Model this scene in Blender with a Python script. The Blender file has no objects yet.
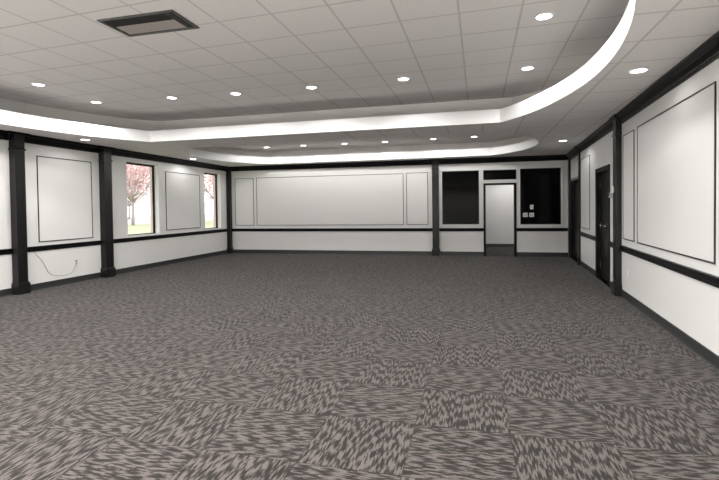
import bpy, bmesh, math, random
from mathutils import Matrix, Vector
random.seed(4)
sc = bpy.context.scene
col = sc.collection

# ---------------------------------------------------------------- room numbers (metres)
L, AL = 7.9125, -0.0057          # left wall   x = -L + AL*y
RX, AR = 1.803, 0.0561           # right wall  x =  RX + AR*y
D, AB = 13.8215, 0.0161          # back wall   y =  D + AB*x
YF = -3.6                        # wall behind the camera
Z_SOFFIT = 2.872
Z_TRAY = 3.45
Z_TRAY2 = 3.30
Z_RAIL0, Z_RAIL1 = 0.722, 0.817
Z_CROWN = 2.72
Z_BASE = 0.12
CAM_H = 1.46
KL, KR, KB = math.sqrt(1+AL*AL), math.sqrt(1+AR*AR), math.sqrt(1+AB*AB)

def frame(origin, xdir):
    x = Vector((xdir[0], xdir[1], 0)).normalized(); z = Vector((0, 0, 1)); y = z.cross(x)
    m = Matrix((x, y, z)).transposed().to_4x4(); m.translation = Vector(origin); return m
# local X runs along the wall, local -Y points into the room, local Z is up
WL = frame((-L, 0, 0), (AL, 1))
WR = frame((RX, 0, 0), (-AR, -1))
WB = frame((0, D, 0), (1, AB))
WF = frame((0, YF, 0), (-1, 0))
sl = lambda y: y*KL
sr = lambda y: -y*KR
sb = lambda x: x*KB
def cross_lb():
    y = (D-AB*L)/(1-AB*AL); return (-L+AL*y, y)
def cross_rb():
    y = (D+AB*RX)/(1-AB*AR); return (RX+AR*y, y)
CLB, CRB = cross_lb(), cross_rb()
CLF, CRF = (-L+AL*YF, YF), (RX+AR*YF, YF)

# ---------------------------------------------------------------- materials
def nm(name):
    m = bpy.data.materials.new(name); m.use_nodes = True
    nt = m.node_tree; return m, nt, nt.nodes['Principled BSDF'], nt.nodes, nt.links
def mix(N, Lk, fac, a, b, mode='MIX'):
    n = N.new('ShaderNodeMix'); n.data_type = 'RGBA'; n.blend_type = mode
    for sock, v in ((n.inputs[0], fac), (n.inputs[6], a), (n.inputs[7], b)):
        if isinstance(v, (int, float)): sock.default_value = v
        elif isinstance(v, tuple): sock.default_value = (*v, 1)
        else: Lk.new(v, sock)
    return n.outputs[2]
def math_n(N, Lk, op, a, b=None, c=None):
    n = N.new('ShaderNodeMath'); n.operation = op
    for i, v in enumerate((a, b, c)):
        if v is None: continue
        if isinstance(v, (int, float)): n.inputs[i].default_value = v
        else: Lk.new(v, n.inputs[i])
    return n.outputs[0]
def paint(name, c, rough=0.5, var=0.03, bump=0.02, scale=60, spec=0.5, metal=0.0):
    m, nt, p, N, Lk = nm(name)
    tc = N.new('ShaderNodeTexCoord'); no = N.new('ShaderNodeTexNoise')
    no.inputs['Scale'].default_value = 3; no.inputs['Detail'].default_value = 4
    Lk.new(tc.outputs['Object'], no.inputs['Vector'])
    dark = tuple(v*(1-var) for v in c)
    Lk.new(mix(N, Lk, no.outputs['Fac'], dark, c), p.inputs['Base Color'])
    p.inputs['Roughness'].default_value = rough; p.inputs['Metallic'].default_value = metal
    p.inputs['Specular IOR Level'].default_value = spec
    if bump:
        n2 = N.new('ShaderNodeTexNoise'); n2.inputs['Scale'].default_value = scale
        Lk.new(tc.outputs['Object'], n2.inputs['Vector'])
        b = N.new('ShaderNodeBump'); b.inputs['Strength'].default_value = bump; b.inputs['Distance'].default_value = .01
        Lk.new(n2.outputs['Fac'], b.inputs['Height']); Lk.new(b.outputs['Normal'], p.inputs['Normal'])
    return m
def emit(name, c, s):
    m, nt, p, N, Lk = nm(name)
    p.inputs['Base Color'].default_value = (*c, 1)
    p.inputs['Emission Color'].default_value = (*c, 1); p.inputs['Emission Strength'].default_value = s
    return m
def ceiling_tiles(name, c, line, ox, oy, size=.6096, w=.011, skew=None):
    m, nt, p, N, Lk = nm(name)
    tc = N.new('ShaderNodeTexCoord'); sp = N.new('ShaderNodeSeparateXYZ'); Lk.new(tc.outputs['Object'], sp.inputs[0])
    ds = []
    dx = math_n(N, Lk, 'SUBTRACT', sp.outputs[0], ox); dy = math_n(N, Lk, 'SUBTRACT', sp.outputs[1], oy)
    for ra, rb in (skew or ((1/size, 0), (0, 1/size))):
        t = math_n(N, Lk, 'ADD', math_n(N, Lk, 'MULTIPLY', dx, ra), math_n(N, Lk, 'MULTIPLY', dy, rb))
        f = math_n(N, Lk, 'FRACT', t)
        ds.append(math_n(N, Lk, 'MULTIPLY', math_n(N, Lk, 'MINIMUM', f, math_n(N, Lk, 'SUBTRACT', 1, f)), size))
    d = math_n(N, Lk, 'MINIMUM', ds[0], ds[1])
    ln = math_n(N, Lk, 'LESS_THAN', d, w)
    no = N.new('ShaderNodeTexNoise'); no.inputs['Scale'].default_value = 45; no.inputs['Detail'].default_value = 3
    Lk.new(tc.outputs['Object'], no.inputs['Vector'])
    n3 = N.new('ShaderNodeTexNoise'); n3.inputs['Scale'].default_value = 1.3; Lk.new(tc.outputs['Object'], n3.inputs['Vector'])
    base = mix(N, Lk, no.outputs['Fac'], tuple(v*.92 for v in c), tuple(min(1, v*1.06) for v in c))
    base = mix(N, Lk, math_n(N, Lk, 'MULTIPLY', n3.outputs['Fac'], .12), base, tuple(v*.8 for v in c))
    Lk.new(mix(N, Lk, ln, base, line), p.inputs['Base Color'])
    p.inputs['Roughness'].default_value = .9
    hb = math_n(N, Lk, 'SUBTRACT', math_n(N, Lk, 'MULTIPLY', no.outputs['Fac'], .1), math_n(N, Lk, 'MULTIPLY', ln, .6))
    b = N.new('ShaderNodeBump'); b.inputs['Strength'].default_value = .25; b.inputs['Distance'].default_value = .01
    Lk.new(hb, b.inputs['Height']); Lk.new(b.outputs['Normal'], p.inputs['Normal'])
    return m
def carpet(name):
    m, nt, p, N, Lk = nm(name)
    T = .6096
    tc = N.new('ShaderNodeTexCoord'); sp = N.new('ShaderNodeSeparateXYZ'); Lk.new(tc.outputs['Object'], sp.inputs[0])
    tx = math_n(N, Lk, 'DIVIDE', math_n(N, Lk, 'SUBTRACT', sp.outputs[0], CX0), T)
    ty = math_n(N, Lk, 'DIVIDE', math_n(N, Lk, 'SUBTRACT', sp.outputs[1], CY0), T)
    ix, iy = math_n(N, Lk, 'FLOOR', tx), math_n(N, Lk, 'FLOOR', ty)
    fx, fy = math_n(N, Lk, 'SUBTRACT', tx, ix), math_n(N, Lk, 'SUBTRACT', ty, iy)
    par = math_n(N, Lk, 'MODULO', math_n(N, Lk, 'ADD', math_n(N, Lk, 'ADD', ix, iy), 1000), 2)   # 0: streaks across, 1: streaks along
    def lerp(a, b):   # par ? b : a
        return math_n(N, Lk, 'ADD', math_n(N, Lk, 'MULTIPLY', math_n(N, Lk, 'SUBTRACT', 1, par), a), math_n(N, Lk, 'MULTIPLY', par, b))
    u = lerp(fy, fx); v = lerp(fx, fy)      # u across the streaks, v along them
    def streak(nc, nl, seed):
        cu = math_n(N, Lk, 'FLOOR', math_n(N, Lk, 'MULTIPLY', u, nc))
        wn = N.new('ShaderNodeTexWhiteNoise'); wn.noise_dimensions = '3D'
        cb = N.new('ShaderNodeCombineXYZ'); Lk.new(cu, cb.inputs[0]); Lk.new(math_n(N, Lk, 'ADD', ix, seed), cb.inputs[1]); Lk.new(iy, cb.inputs[2])
        Lk.new(cb.outputs[0], wn.inputs[0])
        vv = math_n(N, Lk, 'MULTIPLY_ADD', v, nl, math_n(N, Lk, 'MULTIPLY', wn.outputs[0], 7))
        cv = math_n(N, Lk, 'FLOOR', vv)
        tri = math_n(N, Lk, 'ABSOLUTE', math_n(N, Lk, 'SUBTRACT', math_n(N, Lk, 'FRACT', vv), .5))
        w2 = N.new('ShaderNodeTexWhiteNoise'); w2.noise_dimensions = '4D'
        c2 = N.new('ShaderNodeCombineXYZ'); Lk.new(cu, c2.inputs[0]); Lk.new(cv, c2.inputs[1]); Lk.new(math_n(N, Lk, 'ADD', ix, seed), c2.inputs[2])
        Lk.new(c2.outputs[0], w2.inputs[0]); Lk.new(iy, w2.inputs[1])
        return w2.outputs[0], math_n(N, Lk, 'MULTIPLY', tri, 2)
    a, a2 = streak(40, 4.0, 0); b, b2 = streak(80, 8, 31)
    s = math_n(N, Lk, 'ADD', math_n(N, Lk, 'MULTIPLY_ADD', a2, .44, math_n(N, Lk, 'MULTIPLY', a, .16)), math_n(N, Lk, 'MULTIPLY', b, .40))
    r = N.new('ShaderNodeValToRGB'); r.color_ramp.interpolation = 'LINEAR'
    e = r.color_ramp.elements
    e[0].position = .34; e[0].color = (*CARPET_DARK, 1)
    e[1].position = .64; e[1].color = (*CARPET_LIGHT, 1)
    k = e.new(.48); k.color = (*CARPET_MID, 1)
    Lk.new(s, r.inputs[0])
    # seam between tiles and yarn texture
    dm = None
    for f in (fx, fy):
        d = math_n(N, Lk, 'MINIMUM', f, math_n(N, Lk, 'SUBTRACT', 1, f)); dm = d if dm is None else math_n(N, Lk, 'MINIMUM', dm, d)
    seam = math_n(N, Lk, 'LESS_THAN', dm, .006)
    yarn = N.new('ShaderNodeTexNoise'); yarn.inputs['Scale'].default_value = 240; Lk.new(tc.outputs['Object'], yarn.inputs['Vector'])
    c1 = mix(N, Lk, .35, r.outputs[0], yarn.outputs['Color'], 'SOFT_LIGHT')
    c2 = mix(N, Lk, math_n(N, Lk, 'MULTIPLY', seam, .6), c1, CARPET_DARK)
    Lk.new(c2, p.inputs['Base Color'])
    p.inputs['Roughness'].default_value = .95; p.inputs['Specular IOR Level'].default_value = .04
    p.inputs['Sheen Weight'].default_value = .08; p.inputs['Sheen Roughness'].default_value = .5
    bp = N.new('ShaderNodeBump'); bp.inputs['Strength'].default_value = .2; bp.inputs['Distance'].default_value = .006
    Lk.new(math_n(N, Lk, 'ADD', s, yarn.outputs['Fac']), bp.inputs['Height']); Lk.new(bp.outputs['Normal'], p.inputs['Normal'])
    return m
CX0, CY0 = -1.0078, 3.0281
CARPET_DARK, CARPET_MID, CARPET_LIGHT = (.0172, .0146, .0138), (.039, .0338, .0318), (.108, .0945, .0888)

M = {}
M['wall'] = paint('wall_white', (.80, .79, .775), .35, .02, .015, 90, spec=.4)
M['white_trim'] = paint('white_trim_paint', (.80, .795, .785), .4, .02, .0)
M['fascia'] = paint('tray_white', (.68, .677, .673), .5, .01, .0)
M['black'] = paint('black_trim_paint', (.006, .006, .006), .35, .2, .0, spec=.16)
M['pil'] = paint('pilaster_black', (.010, .010, .0097), .3, .2, .0, spec=.35)
M['edge'] = paint('panel_edge_black', (.014, .013, .013), .4, .1, .0)
M['rubber'] = paint('cove_base_rubber', (.030, .032, .032), .42, .15, .0)
M['carpet'] = carpet('carpet_tiles')
M['soffit'] = ceiling_tiles('soffit_tiles', (.86, .835, .815), (.62, .60, .58), 1.40, 3.826, .626)
M['tray'] = ceiling_tiles('tray_tiles', (.87, .845, .825), (.64, .62, .60), -2.0036, 4.3296, skew=((1.6176, -.0141), (.0846, 1.6214)))
M['strip'] = paint('cove_beige', (.84, .815, .79), .8, .03, .0)
M['ledge'] = paint('low_bounce_ledge', (.10, .09, .08), .9, .2, .0)  # unseen ledge made dark so the ceiling edge above falls into shade
M['glass_dark'] = paint('black_glass', (.003, .003, .003), .08, .0, .0, spec=.06)
M['grey_metal'] = paint('grey_metal', (.13, .13, .125), .4, .1, .0, metal=.4)
M['vent_dark'] = paint('vent_inside', (.010, .010, .010), .8, .1, .0)
M['vent_beige'] = paint('vent_blade', (.40, .36, .335), .6, .08, .0)
M['plastic'] = paint('white_plastic', (.82, .82, .80), .35, .02, .0)
M['grey_plastic'] = paint('grey_plastic', (.42, .42, .41), .4, .05, .0)
M['dark_plastic'] = paint('dark_plastic', (.03, .03, .03), .4, .05, .0)
M['cable'] = paint('cable_grey', (.46, .45, .44), .5, .05, .0)
M['chrome'] = paint('chrome', (.45, .45, .44), .25, .02, .0, metal=1.0)
M['lens'] = emit('lamp_lens', (1, .985, .96), 14)
M['ring'] = paint('lamp_ring', (.85, .85, .84), .35, .01, .0)
M['door'] = paint('black_door', (.007, .007, .007), .3, .2, .0, spec=.3)

def glass_mat():
    m, nt, p, N, Lk = nm('clear_glass')
    N.remove(p); tr = N.new('ShaderNodeBsdfTransparent'); gl = N.new('ShaderNodeBsdfGlossy'); gl.inputs['Roughness'].default_value = .02
    fr = N.new('ShaderNodeMath'); fr.operation = 'MULTIPLY'; fr.inputs[1].default_value = .12; lw = N.new('ShaderNodeLayerWeight'); lw.inputs['Blend'].default_value = .35; Lk.new(lw.outputs['Facing'], fr.inputs[0]); mx = N.new('ShaderNodeMixShader')
    tr.inputs['Color'].default_value = (.96, .97, .97, 1)
    Lk.new(fr.outputs[0], mx.inputs[0]); Lk.new(tr.outputs[0], mx.inputs[1]); Lk.new(gl.outputs[0], mx.inputs[2])
    Lk.new(mx.outputs[0], N['Material Output'].inputs[0]); return m
M['glass'] = glass_mat()
def brick_mat():
    m, nt, p, N, Lk = nm('red_brick')
    tc = N.new('ShaderNodeTexCoord'); mp = N.new('ShaderNodeMapping'); mp.inputs['Rotation'].default_value = (math.pi/2, 0, 0)
    b = N.new('ShaderNodeTexBrick'); b.inputs['Scale'].default_value = 4.5
    b.inputs['Color1'].default_value = (.70, .56, .52, 1); b.inputs['Color2'].default_value = (.64, .50, .47, 1); b.inputs['Mortar'].default_value = (.62, .56, .52, 1)
    Lk.new(tc.outputs['Object'], mp.inputs[0]); Lk.new(mp.outputs[0], b.inputs['Vector']); Lk.new(b.outputs['Color'], p.inputs['Base Color'])
    p.inputs['Roughness'].default_value = .9; return m
M['brick'] = brick_mat()
M['grass'] = paint('pale_lawn', (.52, .55, .36), .9, .2, .1, 20)
M['road'] = paint('pale_road', (.55, .54, .53), .9, .1, .0)
M['bark'] = paint('bark', (.5, .45, .45), .9, .2, .1)
M['leaf_pink'] = paint('pink_leaves', (.88, .63, .65), .8, .15, .0)
M['leaf_red'] = paint('red_leaves', (.70, .36, .40), .8, .3, .0)
M['leaf_pale'] = paint('pale_leaves', (.75, .70, .68), .8, .3, .0)

# ---------------------------------------------------------------- mesh helpers
class MB:
    def __init__(s): s.v = []; s.f = []; s.m = []; s.sm = []
    def add(s, vs, fs, mi=0, smooth=False):
        o = len(s.v); s.v += [tuple(v) for v in vs]; s.f += [tuple(i+o for i in f) for f in fs]; s.m += [mi]*len(fs); s.sm += [smooth]*len(fs); return s
    def box(s, x0, x1, y0, y1, z0, z1, mi=0):
        x0, x1 = sorted((x0, x1)); y0, y1 = sorted((y0, y1)); z0, z1 = sorted((z0, z1))
        return s.add([(x0,y0,z0),(x1,y0,z0),(x1,y1,z0),(x0,y1,z0),(x0,y0,z1),(x1,y0,z1),(x1,y1,z1),(x0,y1,z1)],
                     [(0,3,2,1),(4,5,6,7),(0,1,5,4),(1,2,6,5),(2,3,7,6),(3,0,4,7)], mi)
    def lathe(s, prof, n=24, mi=0, axis='z', c=(0,0,0), smooth=True, caps=True):
        vs = []; fs = []
        for r, h in prof:
            for k in range(n):
                a = 2*math.pi*k/n; x, y = r*math.cos(a), r*math.sin(a)
                if axis == 'z': vs.append((c[0]+x, c[1]+y, c[2]+h))
                else: vs.append((c[0]+x, c[1]-h, c[2]+y))
        for i in range(len(prof)-1):
            for k in range(n): fs.append((i*n+k, i*n+(k+1) % n, (i+1)*n+(k+1) % n, (i+1)*n+k))
        if caps and prof[0][0] > 1e-6: fs.append(tuple(range(n))[::-1])
        if caps and prof[-1][0] > 1e-6: fs.append(tuple((len(prof)-1)*n+k for k in range(n)))
        return s.add(vs, fs, mi, smooth)
    def tube(s, pts, r, n=8, mi=0, r1=None):
        pts = [Vector(p) for p in pts]; vs = []; fs = []; m = len(pts); up = Vector((0.31, 0.2, 0.93))
        for i, p in enumerate(pts):
            t = (pts[min(i+1, m-1)]-pts[max(i-1, 0)]).normalized(); a = t.cross(up)
            if a.length < 1e-3: a = t.cross(Vector((1, 0, 0)))
            a.normalize(); b = t.cross(a); rr = r if r1 is None else r+(r1-r)*i/(m-1)
            for k in range(n):
                an = 2*math.pi*k/n; vs.append(p+a*math.cos(an)*rr+b*math.sin(an)*rr)
        for i in range(m-1):
            for k in range(n): fs.append((i*n+k, i*n+(k+1) % n, (i+1)*n+(k+1) % n, (i+1)*n+k))
        fs.append(tuple(range(n))[::-1]); fs.append(tuple((m-1)*n+k for k in range(n)))
        return s.add(vs, fs, mi, True)
    def sweep(s, path, prof, closed=False, mi=0):
        """path: plan points with the room on the right-hand side; prof: (distance into the room, z)"""
        P = [Vector((p[0], p[1])) for p in path]; n = len(P); vs = []; fs = []; k = len(prof)
        for i in range(n):
            d0 = (P[i]-P[i-1]) if (closed or i > 0) else (P[1]-P[0])
            d1 = (P[(i+1) % n]-P[i]) if (closed or i < n-1) else (P[-1]-P[-2])
            n0 = Vector((d0.y, -d0.x)).normalized(); n1 = Vector((d1.y, -d1.x)).normalized()
            mdir = n0+n1; mdir = mdir/max(1e-6, mdir.length_squared)*2
            for d, z in prof:
                q = P[i]+mdir*d; vs.append((q.x, q.y, z))
        for i in range(n if closed else n-1):
            j = (i+1) % n
            for a in range(k):
                b = (a+1) % k; fs.append((i*k+a, i*k+b, j*k+b, j*k+a))
        if not closed:
            fs.append(tuple(range(k))[::-1]); fs.append(tuple((n-1)*k+a for a in range(k)))
        return s.add(vs, fs, mi)
    def build(s, name, mats, parent=None, matrix=None, bevel=0, seg=2):
        me = bpy.data.meshes.new(name); me.from_pydata(s.v, [], s.f)
        for m in (mats if isinstance(mats, (list, tuple)) else [mats]): me.materials.append(m)
        for p, mi, smo in zip(me.polygons, s.m, s.sm): p.material_index = mi; p.use_smooth = smo
        bm = bmesh.new(); bm.from_mesh(me); bmesh.ops.recalc_face_normals(bm, faces=bm.faces); bm.to_mesh(me); bm.free()
        o = bpy.data.objects.new(name, me); col.objects.link(o)
        if parent: o.parent = parent
        if matrix is not None: o.matrix_world = matrix
        if bevel:
            b = o.modifiers.new('Bevel', 'BEVEL'); b.width = bevel; b.segments = seg; b.limit_method = 'ANGLE'; b.angle_limit = math.radians(40)
        return o
def tag(o, label, cat=None, group=None, kind=None):
    o['label'] = label
    if cat: o['category'] = cat
    if group: o['group'] = group
    if kind: o['kind'] = kind
    return o
def struct(o, label, cat):
    return tag(o, label, cat, kind='structure')
def empty(name, matrix, label, cat, group=None, kind=None):
    o = bpy.data.objects.new(name, None); col.objects.link(o); o.empty_display_size = .1; o.matrix_world = matrix
    return tag(o, label, cat, group, kind)
def T(x, y, z): return Matrix.Translation((x, y, z))
def part(mb, name, mat, parent, bevel=0, seg=2): return mb.build(name, mat, parent, None, bevel, seg)

def wall_grid(s0, s1, z0, z1, th, holes, y0=0.0):
    """wall slab with rectangular openings (s0,s1,z0,z1)"""
    mb = MB(); xs = sorted({s0, s1, *[h[0] for h in holes], *[h[1] for h in holes]}); zs = sorted({z0, z1, *[h[2] for h in holes], *[h[3] for h in holes]})
    def hole(x, z): return any(h[0] < x < h[1] and h[2] < z < h[3] for h in holes)
    idx = {}; vs = []; fs = []
    def V(x, y, z):
        k = (round(x, 5), round(y, 5), round(z, 5))
        if k not in idx: idx[k] = len(vs); vs.append((x, y, z))
        return idx[k]
    solid = {}
    for i in range(len(xs)-1):
        for j in range(len(zs)-1):
            solid[i, j] = not hole((xs[i]+xs[i+1])/2, (zs[j]+zs[j+1])/2)
    for (i, j), ok in solid.items():
        if not ok: continue
        a, b, c, d = xs[i], xs[i+1], zs[j], zs[j+1]; A, B = y0, y0+th
        fs.append((V(a,A,c), V(b,A,c), V(b,A,d), V(a,A,d))); fs.append((V(a,B,c), V(a,B,d), V(b,B,d), V(b,B,c)))
        if not solid.get((i-1, j), False): fs.append((V(a,A,c), V(a,A,d), V(a,B,d), V(a,B,c)))
        if not solid.get((i+1, j), False): fs.append((V(b,A,c), V(b,B,c), V(b,B,d), V(b,A,d)))
        if not solid.get((i, j-1), False): fs.append((V(a,A,c), V(a,B,c), V(b,B,c), V(b,A,c)))
        if not solid.get((i, j+1), False): fs.append((V(a,A,d), V(b,A,d), V(b,B,d), V(a,B,d)))
    return mb.add(vs, fs)

# ---------------------------------------------------------------- openings
WIN_L = [(sl(9.09), sl(10.215), .845, 2.625), (sl(12.30), sl(13.215), .845, 2.605)]
DOOR_A = (sr(13.62), sr(12.10), 0, 2.13)
DOOR_B = (sr(10.02), sr(8.84), 0, 2.15)
WB1 = (sb(-.945), sb(.120), .927, 2.510); TRAN = (sb(.242), sb(1.163), 2.222, 2.507)
DOOR_C = (sb(.242), sb(1.163), 0, 2.125); WB2 = (sb(1.266), sb(2.357), .918, 2.520)
H = 3.62
# ---------------------------------------------------------------- shell
wl = wall_grid(YF-.3, CLB[1]+.3, -.02, H, .17, WIN_L).build('wall_left', M['wall'], None, WL)
struct(wl, 'long white left wall with two tall narrow windows', 'wall')
bk = wall_grid(YF-.3, CLB[1]+.3, -.3, H, .10, WIN_L, .171).build('trim_1', M['brick'], None, WL)
struct(bk, 'red brick outer face of the left wall seen at the window edges', 'brickwork')
wr = wall_grid(sr(CRB[1]+.3), sr(YF-.3), -.02, H, .16, [DOOR_A, DOOR_B]).build('wall_right', M['wall'], None, WR)
struct(wr, 'white right wall with black doors and wide panels', 'wall')
wbk = wall_grid(CLB[0]-.2, CRB[0]+.2, -.02, H, .14, [WB1, TRAN, DOOR_C, WB2]).build('wall_back', M['wall'], None, WB)
struct(wbk, 'white far wall with panels, black windows and a doorway', 'wall')
wf = wall_grid(-CRF[0]-.2, L+.4, -.02, H, .16, []).build('wall_front', M['wall'], None, WF)
struct(wf, 'plain white wall behind the camera', 'wall')
fl = MB(); fl.add([(-9, YF-.4, 0), (6, YF-.4, 0), (6, 17.6, 0), (-9, 17.6, 0), (-9, YF-.4, -.02), (6, YF-.4, -.02), (6, 17.6, -.02), (-9, 17.6, -.02)],
                  [(0,1,2,3), (7,6,5,4), (0,4,5,1), (1,5,6,2), (2,6,7,3), (3,7,4,0)])
# floor stops at the left brickwork
fl.v = [(max(x, -L+AL*y-.1) if True else x, y, z) for x, y, z in fl.v]
flo = fl.build('floor', M['carpet']); struct(flo, 'grey brown carpet tiles laid in quarter turns', 'carpet')

fb = MB(); fb.box(-L+.1, CRF[0]-.02, YF, .4, 0, .004); o = fb.build('floor', paint('bounce_floor', (.80, .79, .77), .5)); struct(o, 'added pale floor behind the camera, bounces light to the ceiling', 'floor')  # unseen pale floor added to throw lamp light up onto the ceiling
# trays: straight front and back edges, bulging arcs at both ends
def tray_loop(x0, x1, y0, y1, bulge, n=40, q=True):
    hy = (y1-y0)/2; cy = (y0+y1)/2; a = math.pi/2
    def out(t): return bulge*(1-math.sin(t)**2)**.85 if q else bulge*(1-math.sin(t)**2)
    pts = [(x0, y1), (x1, y1)]
    for i in range(1, n):                       # right arc, from back to front
        t = a-2*a*i/n; pts.append((x1+out(t), cy+hy*math.sin(t)))
    pts += [(x1, y0), (x0, y0)]
    for i in range(1, n):
        t = -a+2*a*i/n; pts.append((x0-out(t), cy+hy*math.sin(t)))
    return pts                                  # clockwise from above
def offset_loop(pts, d):
    out = []; n = len(pts); P = [Vector(p) for p in pts]
    for i in range(n):
        d0 = (P[i]-P[i-1]).normalized(); d1 = (P[(i+1) % n]-P[i]).normalized()
        n0 = Vector((-d0.y, d0.x)); n1 = Vector((-d1.y, d1.x)); m = n0+n1; m = m/max(.2, m.length_squared)*2
        q = P[i]+m*d; out.append((q.x, q.y))
    return out
TR1 = tray_loop(-6.48, .415, 2.15, 8.085, .885)
TR2 = tray_loop(-6.25, .43, 9.16, 13.27, .98)
def holed(outer, holes, z, name, mat):
    bm = bmesh.new(); es = []
    for lp in [outer]+holes:
        vs = [bm.verts.new((x, y, z)) for x, y in lp]
        es += [bm.edges.new((vs[i], vs[(i+1) % len(vs)])) for i in range(len(vs))]
    bmesh.ops.triangle_fill(bm, use_beauty=True, use_dissolve=False, edges=es, normal=(0, 0, -1))
    bmesh.ops.recalc_face_normals(bm, faces=bm.faces)
    me = bpy.data.meshes.new(name); bm.to_mesh(me); bm.free(); me.materials.append(mat)
    o = bpy.data.objects.new(name, me); col.objects.link(o); return o
OUT = [CLF, CLB, CRB, CRF]
OUT = [(-L+AL*YF-.01, YF-.01), (CLB[0]-.01, CLB[1]+.01), (CRB[0]+.01, CRB[1]+.01), (CRF[0]+.01, YF-.01)]
ce = holed(OUT, [TR1, TR2], Z_SOFFIT, 'ceiling', M['soffit']); struct(ce, 'lower grey tiled ceiling around the two raised trays', 'ceiling')
def wallstrip(pts, z0, z1, mb, mi=0):
    n = len(pts); vs = [(x, y, z0) for x, y in pts]+[(x, y, z1) for x, y in pts]
    mb.add(vs, [(i, (i+1) % n, n+(i+1) % n, n+i) for i in range(n)], mi)
def ringface(a, b, z, mb, mi=0):
    n = len(a); vs = [(x, y, z) for x, y in a]+[(x, y, z) for x, y in b]
    mb.add(vs, [(i, (i+1) % n, n+(i+1) % n, n+i) for i in range(n)], mi)
for (lp, zt, zl, back, nt_, lab, big, mat) in ((TR1, Z_TRAY, 3.10, .76, 'trim_2', 'large', 0, M['tray']), (TR2, Z_TRAY2, 3.082, .30, 'trim_3', 'smaller far', 1, M['strip'])):
    inner = offset_loop(lp, .035); outer = offset_loop(lp, back)
    mb = MB(); wallstrip(lp, Z_SOFFIT, zl, mb); ringface(lp, inner, zl, mb); wallstrip(inner, Z_SOFFIT+.03, zl, mb)
    o = mb.build(nt_, M['fascia']); struct(o, 'curved white fascia around the %s ceiling tray' % lab, 'ceiling trim')
    mb = MB(); wallstrip(outer, Z_SOFFIT+.03, zt, mb); ringface(inner, outer, Z_SOFFIT+.03, mb, 1)
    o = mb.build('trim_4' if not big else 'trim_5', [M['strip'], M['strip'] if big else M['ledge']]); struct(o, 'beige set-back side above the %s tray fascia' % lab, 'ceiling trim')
    mb = MB(); n = len(outer); mb.add([(x, y, zt) for x, y in outer]+[(x, y, zt+.02) for x, y in outer], [tuple(range(n)), tuple(range(2*n-1, n-1, -1))])
    o = mb.build('ceiling', mat); struct(o, 'raised ceiling inside the %s tray' % lab, 'ceiling')
# roof slab that keeps the sky out
rs = MB(); rs.box(-8.3, 6, YF-.5, 17.8, H, H+.1); o = rs.build('ceiling', M['strip']); struct(o, 'roof slab above the trays', 'roof')

# ---------------------------------------------------------------- pilasters
PD = .14
def pilaster(wm, s, w, d, label, groups='black pilasters along the walls', z1=Z_SOFFIT-.002):
    e = empty('pilaster', wm @ T(s, 0, 0), label, 'pilaster', groups)
    h = w/2
    mb = MB(); mb.box(-h, h, -d, 0, .2, z1)
    part(mb, 'shaft', M['pil'], e, .006)
    mb = MB()
    for x in (-h*.62, -h*.02, h*.58):                       # fluting fillets down the face
        mb.box(x-.008, x+.008, -d-.006, -d, .26, 2.52)
    part(mb, 'fillet', M['pil'], e, .002)
    mb = MB(); mb.box(-h-.022, h+.022, -d-.022, 0, 0, .185); mb.box(-h-.012, h+.012, -d-.012, 0, .185, .212)
    part(mb, 'plinth', M['pil'], e, .005)
    mb = MB(); mb.box(-h-.014, h+.014, -d-.014, 0, 2.555, 2.582); mb.box(-h-.007, h+.007, -d-.007, 0, 2.582, 2.592)
    part(mb, 'neck_band', M['pil'], e, .004)
    return e
pilaster(WL, sl(6.37), .185, PD, 'black pilaster at the left edge of the photo, beside the panel with the loose cable')
pilaster(WL, sl(8.375), .225, PD, 'black pilaster on left wall between the cable panel and first window')
pilaster(WB, sb(-1.135), .195, PD, 'black pilaster on far wall between white panels and the black windows')
pilaster(WR, sr(8.10), .20, .085, 'black pilaster on right wall beside the double doors and wide panel')
pilaster(WR, sr(12.02), .10, .035, 'black pilaster on right wall next to the far doorway')
pilaster(frame((CLB[0], CLB[1], 0), (1, AB)), .065, .13, .13, 'black square corner post where left and far walls meet')

# ---------------------------------------------------------------- crown moulding (one loop that breaks around the pilasters)
def toworld(wm, s, y=0):
    v = wm @ Vector((s, y, 0)); return (v.x, v.y)
def jog(wm, s, w, d): return [toworld(wm, s-w/2, 0), toworld(wm, s-w/2, -d), toworld(wm, s+w/2, -d), toworld(wm, s+w/2, 0)]
CROWN = [(0, Z_CROWN), (.012, Z_CROWN), (.016, Z_CROWN+.018), (.022, Z_CROWN+.022), (.028, Z_CROWN+.045), (.045, Z_CROWN+.066), (.062, Z_CROWN+.082), (.064, Z_CROWN+.092),
         (.074, Z_CROWN+.094), (.080, Z_CROWN+.104), (.098, Z_CROWN+.108), (.104, Z_CROWN+.118), (.104, Z_SOFFIT-.001), (0, Z_SOFFIT-.001)]
CJ = .05   # how far the crown breaks forward over a pilaster
# room on the right-hand side when walking left wall (towards back), back wall (to the right), right wall (towards camera)
path = [CLF]+jog(WL, sl(6.37), .185, CJ)+jog(WL, sl(8.375), .225, CJ)+[CLB]+jog(WB, sb(-1.135), .195, CJ)+[CRB]+jog(WR, sr(12.02), .10, .02)+jog(WR, sr(8.10), .2, .02)+[CRF]
o = MB().sweep(path, CROWN, closed=True).build('trim_6', M['black']); struct(o, 'black crown moulding around the top of the walls', 'moulding')

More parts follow.
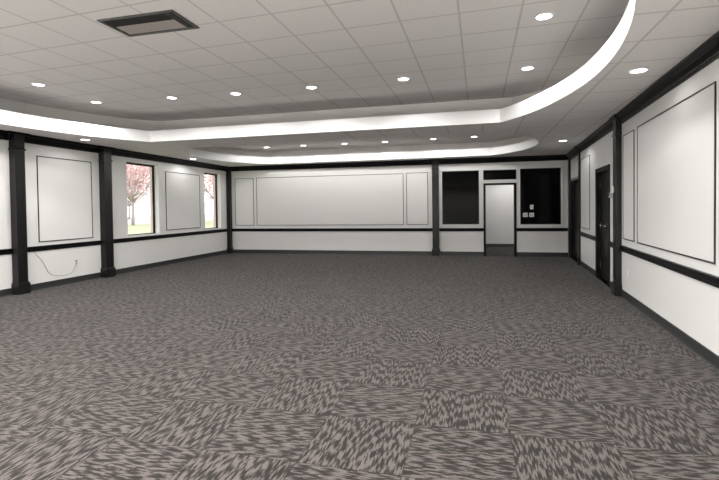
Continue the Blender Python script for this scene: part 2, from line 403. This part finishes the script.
RAIL = [(0, Z_RAIL0), (.016, Z_RAIL0), (.02, Z_RAIL0+.008), (.02, Z_RAIL0+.026), (.014, Z_RAIL0+.030), (.014, Z_RAIL0+.044), (.024, Z_RAIL0+.052), (.032, Z_RAIL0+.066), (.034, Z_RAIL1-.006), (.030, Z_RAIL1), (0, Z_RAIL1)]
BASE = [(0, 0), (.018, 0), (.012, .008), (.009, .02), (.009, Z_BASE-.006), (.004, Z_BASE), (0, Z_BASE)]
def runs(name, prof, mat, wm, spans, label, cat, mi=0):
    mb = MB()
    for a, b in spans:
        mb.sweep([toworld(wm, a), toworld(wm, b)], prof)
    o = mb.build(name, mat); return struct(o, label, cat)
EL = .09
sp_l = [(YF, sl(6.37)-.09), (sl(6.37)+.09, sl(8.375)-.11), (sl(8.375)+.11, CLB[1]-.1)]
sp_b = [(CLB[0]+.13, sb(-1.135)-.097), (sb(-1.135)+.097, DOOR_C[0]), (DOOR_C[1], CRB[0]-.0)]
sp_r = [(sr(12.02)+.05, DOOR_B[0]-.0), (DOOR_B[1]+.0, sr(8.1)-.1), (sr(8.1)+.1, sr(YF))]
runs('trim_7', RAIL, M['black'], WL, sp_l, 'black chair rail along the left wall', 'chair rail')
runs('trim_8', RAIL, M['black'], WB, sp_b, 'black chair rail along the far wall', 'chair rail')
runs('trim_9', RAIL, M['black'], WR, sp_r, 'black chair rail along the right wall', 'chair rail')
runs('baseboard_left', BASE, M['rubber'], WL, sp_l, 'dark grey baseboard along the left wall', 'baseboard')
runs('baseboard_back', BASE, M['rubber'], WB, sp_b, 'dark grey baseboard along the far wall', 'baseboard')
runs('baseboard_right', BASE, M['rubber'], WR, sp_r, 'dark grey baseboard along the right wall', 'baseboard')
runs('baseboard_front', BASE, M['rubber'], WF, [(-CRF[0], L)], 'dark grey baseboard behind the camera', 'baseboard')

# ---------------------------------------------------------------- wall panels
def wall_panel(wm, s0, s1, z0, z1, label, group, t=.014, proud=.011):
    if s0 > s1: s0, s1 = s1, s0
    c = (s0+s1)/2; w = (s1-s0)/2; e = empty('wall_panel', wm @ T(c, 0, z0), label, 'wall panel', group); h = z1-z0
    mb = MB(); mb.box(-w+t*.6, w-t*.6, -proud*.55, -.0005, t*.6, h-t*.6); part(mb, 'board', M['wall'], e)
    mb = MB(); mb.box(-w, -w+t, -proud, -.0005, 0, h); mb.box(w-t, w, -proud, -.0005, 0, h); mb.box(-w+t, w-t, -proud, -.0005, 0, t); mb.box(-w+t, w-t, -proud, -.0005, h-t, h)
    part(mb, 'edge_frame', M['edge'], e); return e
g1, g2, g3 = 'white panels on the left wall', 'white panels on the far wall', 'white panels on the right wall'
wall_panel(WL, sl(6.80), sl(8.06), .885, 2.512, 'white wall panel with thin black edge above the loose cable', g1, .017)
wall_panel(WL, sl(10.485), sl(12.045), .92, 2.493, 'white wall panel with thin black edge between the two windows', g1, .017)
wall_panel(WB, sb(-7.738), sb(-7.064), .918, 2.478, 'narrow white panel on the far wall beside the corner post', g2)
wall_panel(WB, sb(-6.963), sb(-2.106), .918, 2.485, 'very wide white panel in the middle of the far wall', g2)
wall_panel(WB, sb(-2.016), sb(-1.366), .922, 2.497, 'narrow white panel on far wall left of the middle pilaster', g2)
wall_panel(WR, sr(11.90), sr(10.74), .92, 2.54, 'white panel on the right wall between pilaster and double doors', g3)
wall_panel(WR, sr(7.893), sr(7.272), .92, 2.525, 'narrow white panel on right wall beside the near pilaster', g3)
wall_panel(WR, sr(7.11), sr(4.675), .917, 2.533, 'wide white panel on the right wall at the right edge of photo', g3, .016)

# ---------------------------------------------------------------- left windows
def window_left(n, hole, label):
    s0, s1, z0, z1 = hole; c = (s0+s1)/2; w = (s1-s0)/2; h = z1-z0
    e = empty('window_%d' % n, WL @ T(c, 0, z0), label, 'window', kind='structure'); t = .045; y0, y1 = .125, .165
    mb = MB(); mb.box(-w, -w+t, y0, y1, 0, h); mb.box(w-t, w, y0, y1, 0, h); mb.box(-w+t, w-t, y0, y1, 0, t*.8); mb.box(-w+t, w-t, y0, y1, h-t, h)
    part(mb, 'window_frame', M['black'], e, .004)
    mb = MB(); mb.box(-w+t, w-t, .143, .149, t*.8, h-t); part(mb, 'pane', M['glass'], e)
    mb = MB(); mb.box(-w+.001, w-.001, .003, y0, .0, .012); part(mb, 'window_sill', M['white_trim'], e, .003)
window_left(1, WIN_L[0], 'tall black framed window with the pink tree and lawn outside, nearer the camera')
window_left(2, WIN_L[1], 'narrow black framed window near the far left corner')

# ---------------------------------------------------------------- back windows, transom and doorway
def window_back(n, hole, label, cw=.052, parts=True):
    s0, s1, z0, z1 = hole; c = (s0+s1)/2; w = (s1-s0)/2; h = z1-z0
    e = empty('window_%d' % n, WB @ T(c, 0, z0), label, 'window', kind='structure')
    mb = MB(); k = cw
    mb.box(-w-k, -w, -.014, -.0005, -k, h+k); mb.box(w, w+k, -.014, -.0005, -k, h+k); mb.box(-w, w, -.014, -.0005, -k, 0); mb.box(-w, w, -.014, -.0005, h, h+k)
    part(mb, 'casing', M['white_trim'], e, .003)
    mb = MB(); t = .022
    mb.box(-w, -w+t, .01, .05, 0, h); mb.box(w-t, w, .01, .05, 0, h); mb.box(-w+t, w-t, .01, .05, 0, t); mb.box(-w+t, w-t, .01, .05, h-t, h)
    part(mb, 'window_frame', M['black'], e)
    mb = MB(); mb.box(-w+t, w-t, .026, .034, t, h-t); part(mb, 'pane', M['glass_dark'], e)
    return e
window_back(3, WB1, 'black interior window left of the far doorway')
window_back(4, TRAN, 'small black transom window above the far doorway', .04)
window_back(5, WB2, 'black interior window with three white switch plates', .052)
s0, s1, z0, z1 = DOOR_C; c = (s0+s1)/2; w = (s1-s0)/2
e = empty('door_1', WB @ T(c, 0, 0), 'open black framed doorway in the far wall with lit white hall beyond', 'doorway', kind='structure')
mb = MB(); t = .055
mb.box(-w, -w+t, -.02, .15, 0, z1); mb.box(w-t, w, -.02, .15, 0, z1); mb.box(-w+t, w-t, -.02, .15, z1-t, z1)
mb.box(-w+t, -w+t+.012, .06, .1, 0, z1-t); mb.box(w-t-.012, w-t, .06, .1, 0, z1-t)
part(mb, 'door_frame', M['black'], e, .004)

def plate(name, wm, s, y, z, w, h, label, cat, kind, group=None):
    e = empty(name, wm @ T(s, y, z), label, cat, group)
    mb = MB(); mb.box(-w/2, w/2, -.008, 0, -h/2, h/2); part(mb, 'cover_plate', M['plastic'], e, .003)
    n = 1 if w < .1 else 2
    for i in range(n):
        cx = (i-(n-1)/2)*.046
        if kind == 'switch':
            mb = MB(); mb.box(cx-.012, cx+.012, -.011, -.008, -.026, .026); mb.box(cx-.006, cx+.006, -.019, -.011, -.002, .012); part(mb, 'toggle', M['grey_plastic'], e, .002)
    return e
plate('light_switch', WB, sb(1.581), .026, 1.415, .094, .130, 'single white switch plate, uppermost of three on the black window', 'light switch', 'switch', 'switch plates on the black window')
plate('light_switch', WB, sb(1.405), .026, 1.193, .130, .120, 'double white switch plate at lower left of the black window', 'light switch', 'switch', 'switch plates on the black window')
plate('light_switch', WB, sb(1.575), .026, 1.192, .130, .120, 'double white switch plate under the single one on black window', 'light switch', 'switch', 'switch plates on the black window')

# hall behind the far wall
hb = MB(); hb.box(-2.6, 4.2, 16.82, 16.95, 0, 3.0); o = hb.build('wall_hall', M['wall']); struct(o, 'white hall wall seen through the open doorway', 'wall')
hb = MB(); hb.box(-2.75, -2.6, 14.1, 16.95, 0, 3.0); o = hb.build('wall_hall_left', M['wall']); struct(o, 'end wall of the hall behind the doorway', 'wall')
hb = MB(); hb.box(4.2, 4.35, 14.1, 16.95, 0, 3.0); o = hb.build('wall_hall_right', M['wall']); struct(o, 'other end wall of the hall', 'wall')
hb = MB(); hb.box(-2.7, 4.3, 14.1, 16.95, 2.75, 2.8); o = hb.build('ceiling', M['strip']); struct(o, 'ceiling of the hall behind the doorway', 'ceiling')
o = MB().sweep([(-2.6, 16.819), (4.2, 16.819)], BASE).build('baseboard_hall', M['rubber']); struct(o, 'dark baseboard along the hall wall', 'baseboard')

# ---------------------------------------------------------------- right wall doors
s0, s1, z0, z1 = DOOR_B; c = (s0+s1)/2; w = abs(s1-s0)/2
e = empty('door_2', WR @ T(c, 0, 0), 'black double doors on the right wall beside the pilaster', 'door', kind='structure')
mb = MB(); t = .075
mb.box(-w-.02, -w+t, -.022, .12, 0, z1+.02); mb.box(w-t, w+.02, -.022, .12, 0, z1+.02); mb.box(-w+t, w-t, -.022, .12, z1-t, z1+.02)
part(mb, 'door_frame', M['black'], e, .006)
for sgn in (-1, 1):
    a, b = (-w+t+.004, -.003) if sgn < 0 else (.003, w-t-.004)
    mb = MB(); mb.box(a, b, .06, .10, .008, z1-t-.004)
    lf = part(mb, 'door_leaf', M['door'], e, .003)
    mb = MB(); cx = sgn*.20
    mb.lathe([(.028, 0), (.028, .008), (.012, .012), (.012, .03), (.026, .042), (.029, .056), (.02, .068), (0.0001, .071)], 16, axis='y', c=(cx, .06, 1.05))
    part(mb, 'door_knob', M['chrome'], lf)
    mb = MB()
    for zz in (.28, 1.05, 1.85): mb.box((a if sgn < 0 else b)-.012, (a if sgn < 0 else b)+.012, .045, .062, zz-.05, zz+.05)
    part(mb, 'hinge', M['grey_metal'], lf, .002)
s0, s1, z0, z1 = DOOR_A; c = (s0+s1)/2; w = abs(s1-s0)/2
e = empty('door_3', WR @ T(c, 0, 0), 'dark door in the right wall at the far corner under a white header panel', 'door', kind='structure')
mb = MB(); t = .06
mb.box(-w, -w+t, -.012, .14, 0, z1); mb.box(w-t, w+.0, -.012, .14, 0, z1); mb.box(-w+t, w-t, -.012, .14, z1-t, z1)
part(mb, 'door_frame', M['black'], e, .005)
mb = MB(); mb.box(-w+t+.003, w-t-.003, .085, .125, .008, z1-t-.003); lf = part(mb, 'door_leaf', M['door'], e, .003)
mb = MB(); mb.box(-w+t+.12, w-t-.12, .079, .0852, 1.15, z1-t-.16); mb.box(-w+t+.12, w-t-.12, .079, .0852, .18, .95); part(mb, 'raised_panel', M['door'], lf, .005)
mb = MB(); mb.box(.42, .46, .05, .085, .95, 1.12); mb.tube([(.44, .04, 1.03), (.33, .04, 1.03)], .01); part(mb, 'door_handle', M['grey_metal'], lf, .002)
wall_panel(WR, sr(13.60), sr(12.10), 2.15, 2.70, 'white header panel above the dark door in the far right corner', g3, .02)
mb = MB(); mb.box(sr(13.84), sr(13.64), -.05, -.0005, 0, Z_CROWN+.02); o = mb.build('trim_10', M['pil'], None, WR, .006); struct(o, 'narrow black corner post at the far right corner', 'corner trim')

# ---------------------------------------------------------------- small wall devices
e = empty('thermostat', WR @ T(sr(8.70), 0, 1.62), 'grey thermostat on the white strip between double doors and pilaster', 'thermostat')
mb = MB(); mb.box(-.06, .06, -.035, -.0005, -.045, .045); part(mb, 'housing', M['grey_plastic'], e, .006)
mb = MB(); mb.box(-.035, .035, -.038, -.035, -.005, .03); part(mb, 'display', M['dark_plastic'], e)
mb = MB(); mb.lathe([(.01, 0), (.01, .008), (.0001, .009)], 12, axis='y', c=(0, -.035, -.028)); part(mb, 'dial', M['plastic'], e)
e = empty('wall_sensor', WR @ T(sr(8.165), -.085, 1.70), 'small light grey sensor box on the black pilaster above the thermostat', 'sensor')
mb = MB(); mb.box(-.035, .035, -.035, -.0005, -.055, .055); part(mb, 'housing', M['plastic'], e, .006)
mb = MB()
for k in range(4): mb.box(-.024, .024, -.037, -.035, -.03+k*.018, -.022+k*.018)
part(mb, 'grille', M['grey_plastic'], e)

def outlet(wm, s, z, label, plug=False):
    e = empty('power_outlet', wm @ T(s, 0, z), label, 'outlet', 'power outlets on the lower walls')
    mb = MB(); mb.box(-.036, .036, -.007, -.0003, -.058, .058); part(mb, 'cover_plate', M['plastic'], e, .003)
    for dz in (.022, -.022):
        mb = MB(); mb.lathe([(.0165, 0), (.0165, .0015), (.0001, .0016)], 16, axis='y', c=(0, -.007, dz)); so = part(mb, 'socket', M['plastic'], e)
        mb = MB(); mb.box(-.008, -.0055, -.0092, -.0085, dz-.004, dz+.006); mb.box(.0055, .008, -.0092, -.0085, dz-.004, dz+.006); mb.lathe([(.0028, 0), (.0028, .0008)], 8, axis='y', c=(0, -.0085, dz-.009))
        part(mb, 'slot', M['dark_plastic'], so)
    return e
outlet(WL, sl(7.605), .42, 'white outlet with a plug on the left wall, end of the loose cable')
outlet(WR, sr(7.655), .42, 'white outlet low on the right wall near the pilaster')
outlet(WR, sr(11.3), .42, 'white outlet low on the far right wall beside the double doors')
e = empty('cable', WL @ T(sl(7.1), 0, .19), 'thin grey cable hanging in a loop from chair rail to the left outlet', 'cable')
pts = [(6.70, .735), (6.72, .69), (6.79, .61), (6.86, .53), (6.92, .41), (6.98, .30), (7.04, .25), (7.11, .222), (7.20, .20), (7.29, .19), (7.39, .195), (7.47, .207), (7.53, .24), (7.565, .29), (7.60, .345), (7.607, .37)]
def smoothp(p, n=4):
    out = []
    for i in range(len(p)-1):
        a, b, c_, d = p[max(i-1, 0)], p[i], p[i+1], p[min(i+2, len(p)-1)]
        for k in range(n):
            t = k/n; out.append(tuple(.5*((2*b[j])+(-a[j]+c_[j])*t+(2*a[j]-5*b[j]+4*c_[j]-d[j])*t*t+(-a[j]+3*b[j]-3*c_[j]+d[j])*t**3) for j in range(2)))
    return out+[p[-1]]
mb = MB(); mb.tube([(sl(y)-sl(7.1), -.008, z-.19) for y, z in smoothp(pts)], .0042, 8); part(mb, 'cord', M['cable'], e)
mb = MB(); mb.box(sl(7.606)-sl(7.1)-.013, sl(7.606)-sl(7.1)+.013, -.034, -.0092, .182, .222); part(mb, 'plug', M['cable'], e, .004)
mb = MB(); mb.box(sl(7.606)-sl(7.1)-.012, sl(7.606)-sl(7.1)+.012, -.03, -.0092, .240, .264); part(mb, 'adapter', M['dark_plastic'], e, .003)

# ---------------------------------------------------------------- ceiling return air vent
VX0, VX1, VY0, VY1 = -3.80, -2.895, 3.965, 4.435
e = empty('ceiling_vent', T((VX0+VX1)/2, (VY0+VY1)/2, Z_TRAY), 'dark rectangular air vent in the tiled tray ceiling', 'air vent')
hx, hy = (VX1-VX0)/2, (VY1-VY0)/2
mb = MB(); t = .035
mb.box(-hx, hx, -hy, -hy+t, -.014, -.0005); mb.box(-hx, hx, hy-t, hy, -.014, -.0005); mb.box(-hx, -hx+t, -hy+t, hy-t, -.014, -.0005); mb.box(hx-t, hx, -hy+t, hy-t, -.014, -.0005)
part(mb, 'vent_frame', M['grey_metal'], e, .003)
mb = MB(); mb.box(-hx+t, hx-t, -hy+t, hy-t, -.004, -.0006); part(mb, 'plenum', M['vent_dark'], e)
for i, (a, b) in enumerate(((-.03, .06), (.065, .165))):
    mb = MB(); mb.add([(-hx+.06, a, -.005), (hx-.12, a, -.005), (hx-.12, b, -.013), (-hx+.06, b, -.013), (-hx+.06, a, -.008), (hx-.12, a, -.008), (hx-.12, b, -.016), (-hx+.06, b, -.016)],
                      [(0,1,2,3), (7,6,5,4), (0,4,5,1), (1,5,6,2), (2,6,7,3), (3,7,4,0)])
    part(mb, 'deflector_blade', M['vent_beige'], e)
for k in range(4):
    x = hx-t-.02-k*.02; mb = MB(); mb.box(x-.004, x+.004, -hy+t, hy-t, -.013, -.004); part(mb, 'louvre', M['grey_metal'], e)

# ---------------------------------------------------------------- recessed downlights
ldat = bpy.data.lights.new('downlight_lamp', 'SPOT'); ldat.energy = 122; ldat.spot_size = math.radians(166); ldat.spot_blend = .4; ldat.shadow_soft_size = .07; ldat.color = (1, .982, .96)
ldat2 = ldat.copy(); ldat2.energy = 8        # dimmer lamps of the low ceiling, close to the walls
ldat5 = ldat.copy(); ldat5.energy = 19       # low ceiling, far end
ldat3 = ldat.copy(); ldat3.energy = 520       # overbright lamps added behind the camera to bounce light to the ceiling
ldat4 = ldat.copy(); ldat4.energy = 60; ldat4.spot_size = math.radians(178); ldat4.spot_blend = .2     # far tray
proto = None
def downlight(x, y, z, label, group, data=None):
    global proto
    if proto is None:
        e = empty('downlight', T(x, y, z), label, 'ceiling light', group)
        mb = MB(); mb.lathe([(.078, -.0095), (.078, -.0005), (.1, -.0005), (.1, -.004), (.093, -.009), (.078, -.0095)], 32, caps=False); part(mb, 'trim_ring', M['ring'], e)
        mb = MB(); mb.lathe([(.0775, -.001), (.0775, -.006), (.05, -.0085), (.0001, -.0095)], 32, caps=False); part(mb, 'lens', M['lens'], e)
        lo = bpy.data.objects.new('lamp', ldat); col.objects.link(lo); lo.parent = e; lo.location = (0, 0, -.09)
        proto = e; return e
    e = proto.copy(); col.objects.link(e); e.matrix_world = T(x, y, z)
    for ch in list(proto.children):
        c2 = ch.copy(); col.objects.link(c2); c2.parent = e
        if data and ch.type == 'LIGHT': c2.data = data
    tag(e, label, 'ceiling light', group); return e
gA, gB, gC = 'downlights in the large ceiling tray', 'downlights in the far ceiling tray', 'downlights in the lower ceiling'
for x, y, lab in ((-6.593, 5.706, 'round downlight in the large tray, farthest left, nearer the camera'), (-6.689, 6.921, 'round downlight in the large tray near its far left corner'),
                  (-5.18, 7.035, 'round downlight in the large tray, third from the left in the photo'), (-3.97, 7.113, 'round downlight in the large tray, fourth from the left in the photo'),
                  (-2.589, 7.108, 'round downlight in the large tray, fifth from left, above the wide far panel'), (-1.059, 7.061, 'round downlight in the large tray, above the middle pilaster'),
                  (.752, 7.032, 'round downlight in the large tray, far right end of its back row'), (.719, 5.164, 'round downlight in the large tray, highest and nearest in the photo')):
    downlight(x, y, Z_TRAY, lab, gA)
for i, (x, y) in enumerate(((-5.482, 11.424), (-4.404, 11.408), (-3.281, 11.444), (-2.214, 11.476), (-.985, 11.401), (-.009, 11.335))):
    k = (Z_TRAY2-CAM_H)/(3.137-CAM_H)
    downlight(x*k, y*k, Z_TRAY2, '%s of six small downlights in the far ceiling tray, counted from left' % ('first', 'second', 'third', 'fourth', 'fifth', 'last')[i], gB, ldat4)
for x, y, lab in ((-7.43, 7.40, 'downlight in the lower ceiling above the cable panel on the left'), (-7.54, 11.10, 'downlight in the lower ceiling above the panel between the windows'),
                  (1.682, 5.41, 'downlight in the lower ceiling above the wide right panel'), (1.877, 10.78, 'downlight in the lower ceiling near the far right corner')):
    downlight(x, y, Z_SOFFIT, lab, gC, ldat5 if y > 10 else ldat2)
# unseen: front tray row mirrored; low-ceiling lamps added to brighten the ceiling
for i, (x, y) in enumerate(((-6.6, 3.6), (-5.0, 3.4), (-1.0, 3.4), (.7, 3.4))):
    downlight(x, y, Z_TRAY, 'downlight in the front row of the large tray, above the frame', gA)
for i, (x, y) in enumerate(((-7.4, 3.6), (-7.4, 0.), (1.35, 1.6), (-5.5, .6), (-3.3, .6), (-1.1, .6), (-5.5, -2), (-3.3, -2), (-1.1, -2), (1.0, -2))):
    downlight(x, y, Z_SOFFIT, 'added unseen downlight in the lower ceiling behind the camera', gC, ldat3 if y < 1 else ldat2)
# hall lamp
downlight(1.2, 15.6, 2.75, 'downlight in the hall ceiling behind the doorway', 'hall downlights')

# ---------------------------------------------------------------- outdoors on the left
g = MB(); g.box(-35, -8.2, -20, 75, -.08, 0); o = g.build('ground', M['grass']); struct(o, 'pale green lawn outside the windows', 'lawn')
g = MB(); g.box(-75, -35, -20, 110, -.08, -.01); o = g.build('road', M['road']); struct(o, 'pale road beyond the lawn', 'road')
def tree(x, y, z, h, trunk, crown_r, nleaf, mat, label, size, seed, spread=1.0):
    rnd = random.Random(seed)
    e = empty('tree', T(x, y, z), label, 'tree', 'trees outside the windows')
    mb = MB(); mb.tube([(0, 0, 0), (.03, .02, trunk*.5), (0, .05, trunk)], h*.017, 8, r1=h*.012)
    tips = []
    for k in range(11):
        a = k*2.4; el = rnd.uniform(.5, 1.25); ln = crown_r*rnd.uniform(.8, 1.25)
        d = Vector((math.cos(a)*math.cos(el), math.sin(a)*math.cos(el), math.sin(el)))
        p0 = Vector((0, .05, trunk*rnd.uniform(.8, 1))); p1 = p0+d*ln*.5+Vector((0, 0, .1)); p2 = p0+d*ln+Vector((0, 0, ln*.25))
        mb.tube([p0, p1, p2], h*.010, 6, r1=h*.003); tips += [p1, p2, (p1+p2)/2]
        for q in range(3):
            d2 = (d+Vector((rnd.uniform(-.7, .7), rnd.uniform(-.7, .7), rnd.uniform(0, .6)))).normalized(); p3 = p1+d2*ln*.6
            mb.tube([p1, p1+d2*ln*.3+Vector((0, 0, .05)), p3], h*.005, 5, r1=h*.002); tips.append(p3)
    part(mb, 'trunk', M['bark'], e)
    mb = MB()
    for k in range(nleaf):
        t = rnd.choice(tips)+Vector((rnd.gauss(0, .28), rnd.gauss(0, .28), rnd.gauss(.12, .3)))*crown_r*.55*spread
        n = Vector((rnd.gauss(0, 1), rnd.gauss(0, 1), rnd.gauss(0, 1))).normalized(); a = n.orthogonal().normalized(); b = n.cross(a); s = size*rnd.uniform(.6, 1.3)
        mb.add([t-a*s, t-b*s*.5, t+a*s, t+b*s*.5], [(0, 1, 2, 3)])
    f = part(mb, 'foliage', mat, e); f['kind'] = 'stuff'
tree(-33.2, 38.6, 0, 9.2, 2.5, 3.5, 3000, M['leaf_pink'], 'pink leaved tree on the lawn seen through the first window', .15, 3)
tree(-28.0, 45.9, 0, 9, 2.6, 3.5, 2600, M['leaf_pink'], 'pale pink tree seen through the narrow second window', .15, 5)
tree(-50, 53.0, 0, 3.2, .5, 2.3, 1100, M['leaf_red'], 'low red tree across the road through the first window', .2, 8)
tree(-57.5, 66, 0, 9, 2.6, 4.2, 1300, M['leaf_pale'], 'bare pale tree far across the road', .3, 9)

# ---------------------------------------------------------------- sky and camera
w = bpy.data.worlds.new('World'); sc.world = w; w.use_nodes = True
bg = w.node_tree.nodes['Background']; bg.inputs[0].default_value = (1, .99, .985, 1); bg.inputs[1].default_value = 4.0
cam = bpy.data.cameras.new('camera'); co = bpy.data.objects.new('camera', cam); col.objects.link(co)
Fv, Rv, Uv = Vector((-0.24580867, 0.96909487, -0.02081408)), Vector((0.96929148, 0.24558525, -0.01272437)), Vector((0.00721949, 0.02330267, 0.99970239))
m = Matrix((Rv, Uv, -Fv)).transposed().to_4x4(); m.translation = Vector((0, 0, CAM_H)); co.matrix_world = m
cam.sensor_fit = 'HORIZONTAL'; cam.sensor_width = 36; cam.lens = 455.34/719*36
cam.shift_y = -22.83/719; cam.shift_x = 0
cam.clip_start = .05; cam.clip_end = 300
sc.camera = co
sc.view_settings.view_transform = 'Standard'; sc.view_settings.look = 'None'; sc.view_settings.gamma = 1; sc.view_settings.exposure = -0.80
sc.view_settings.use_curve_mapping = False
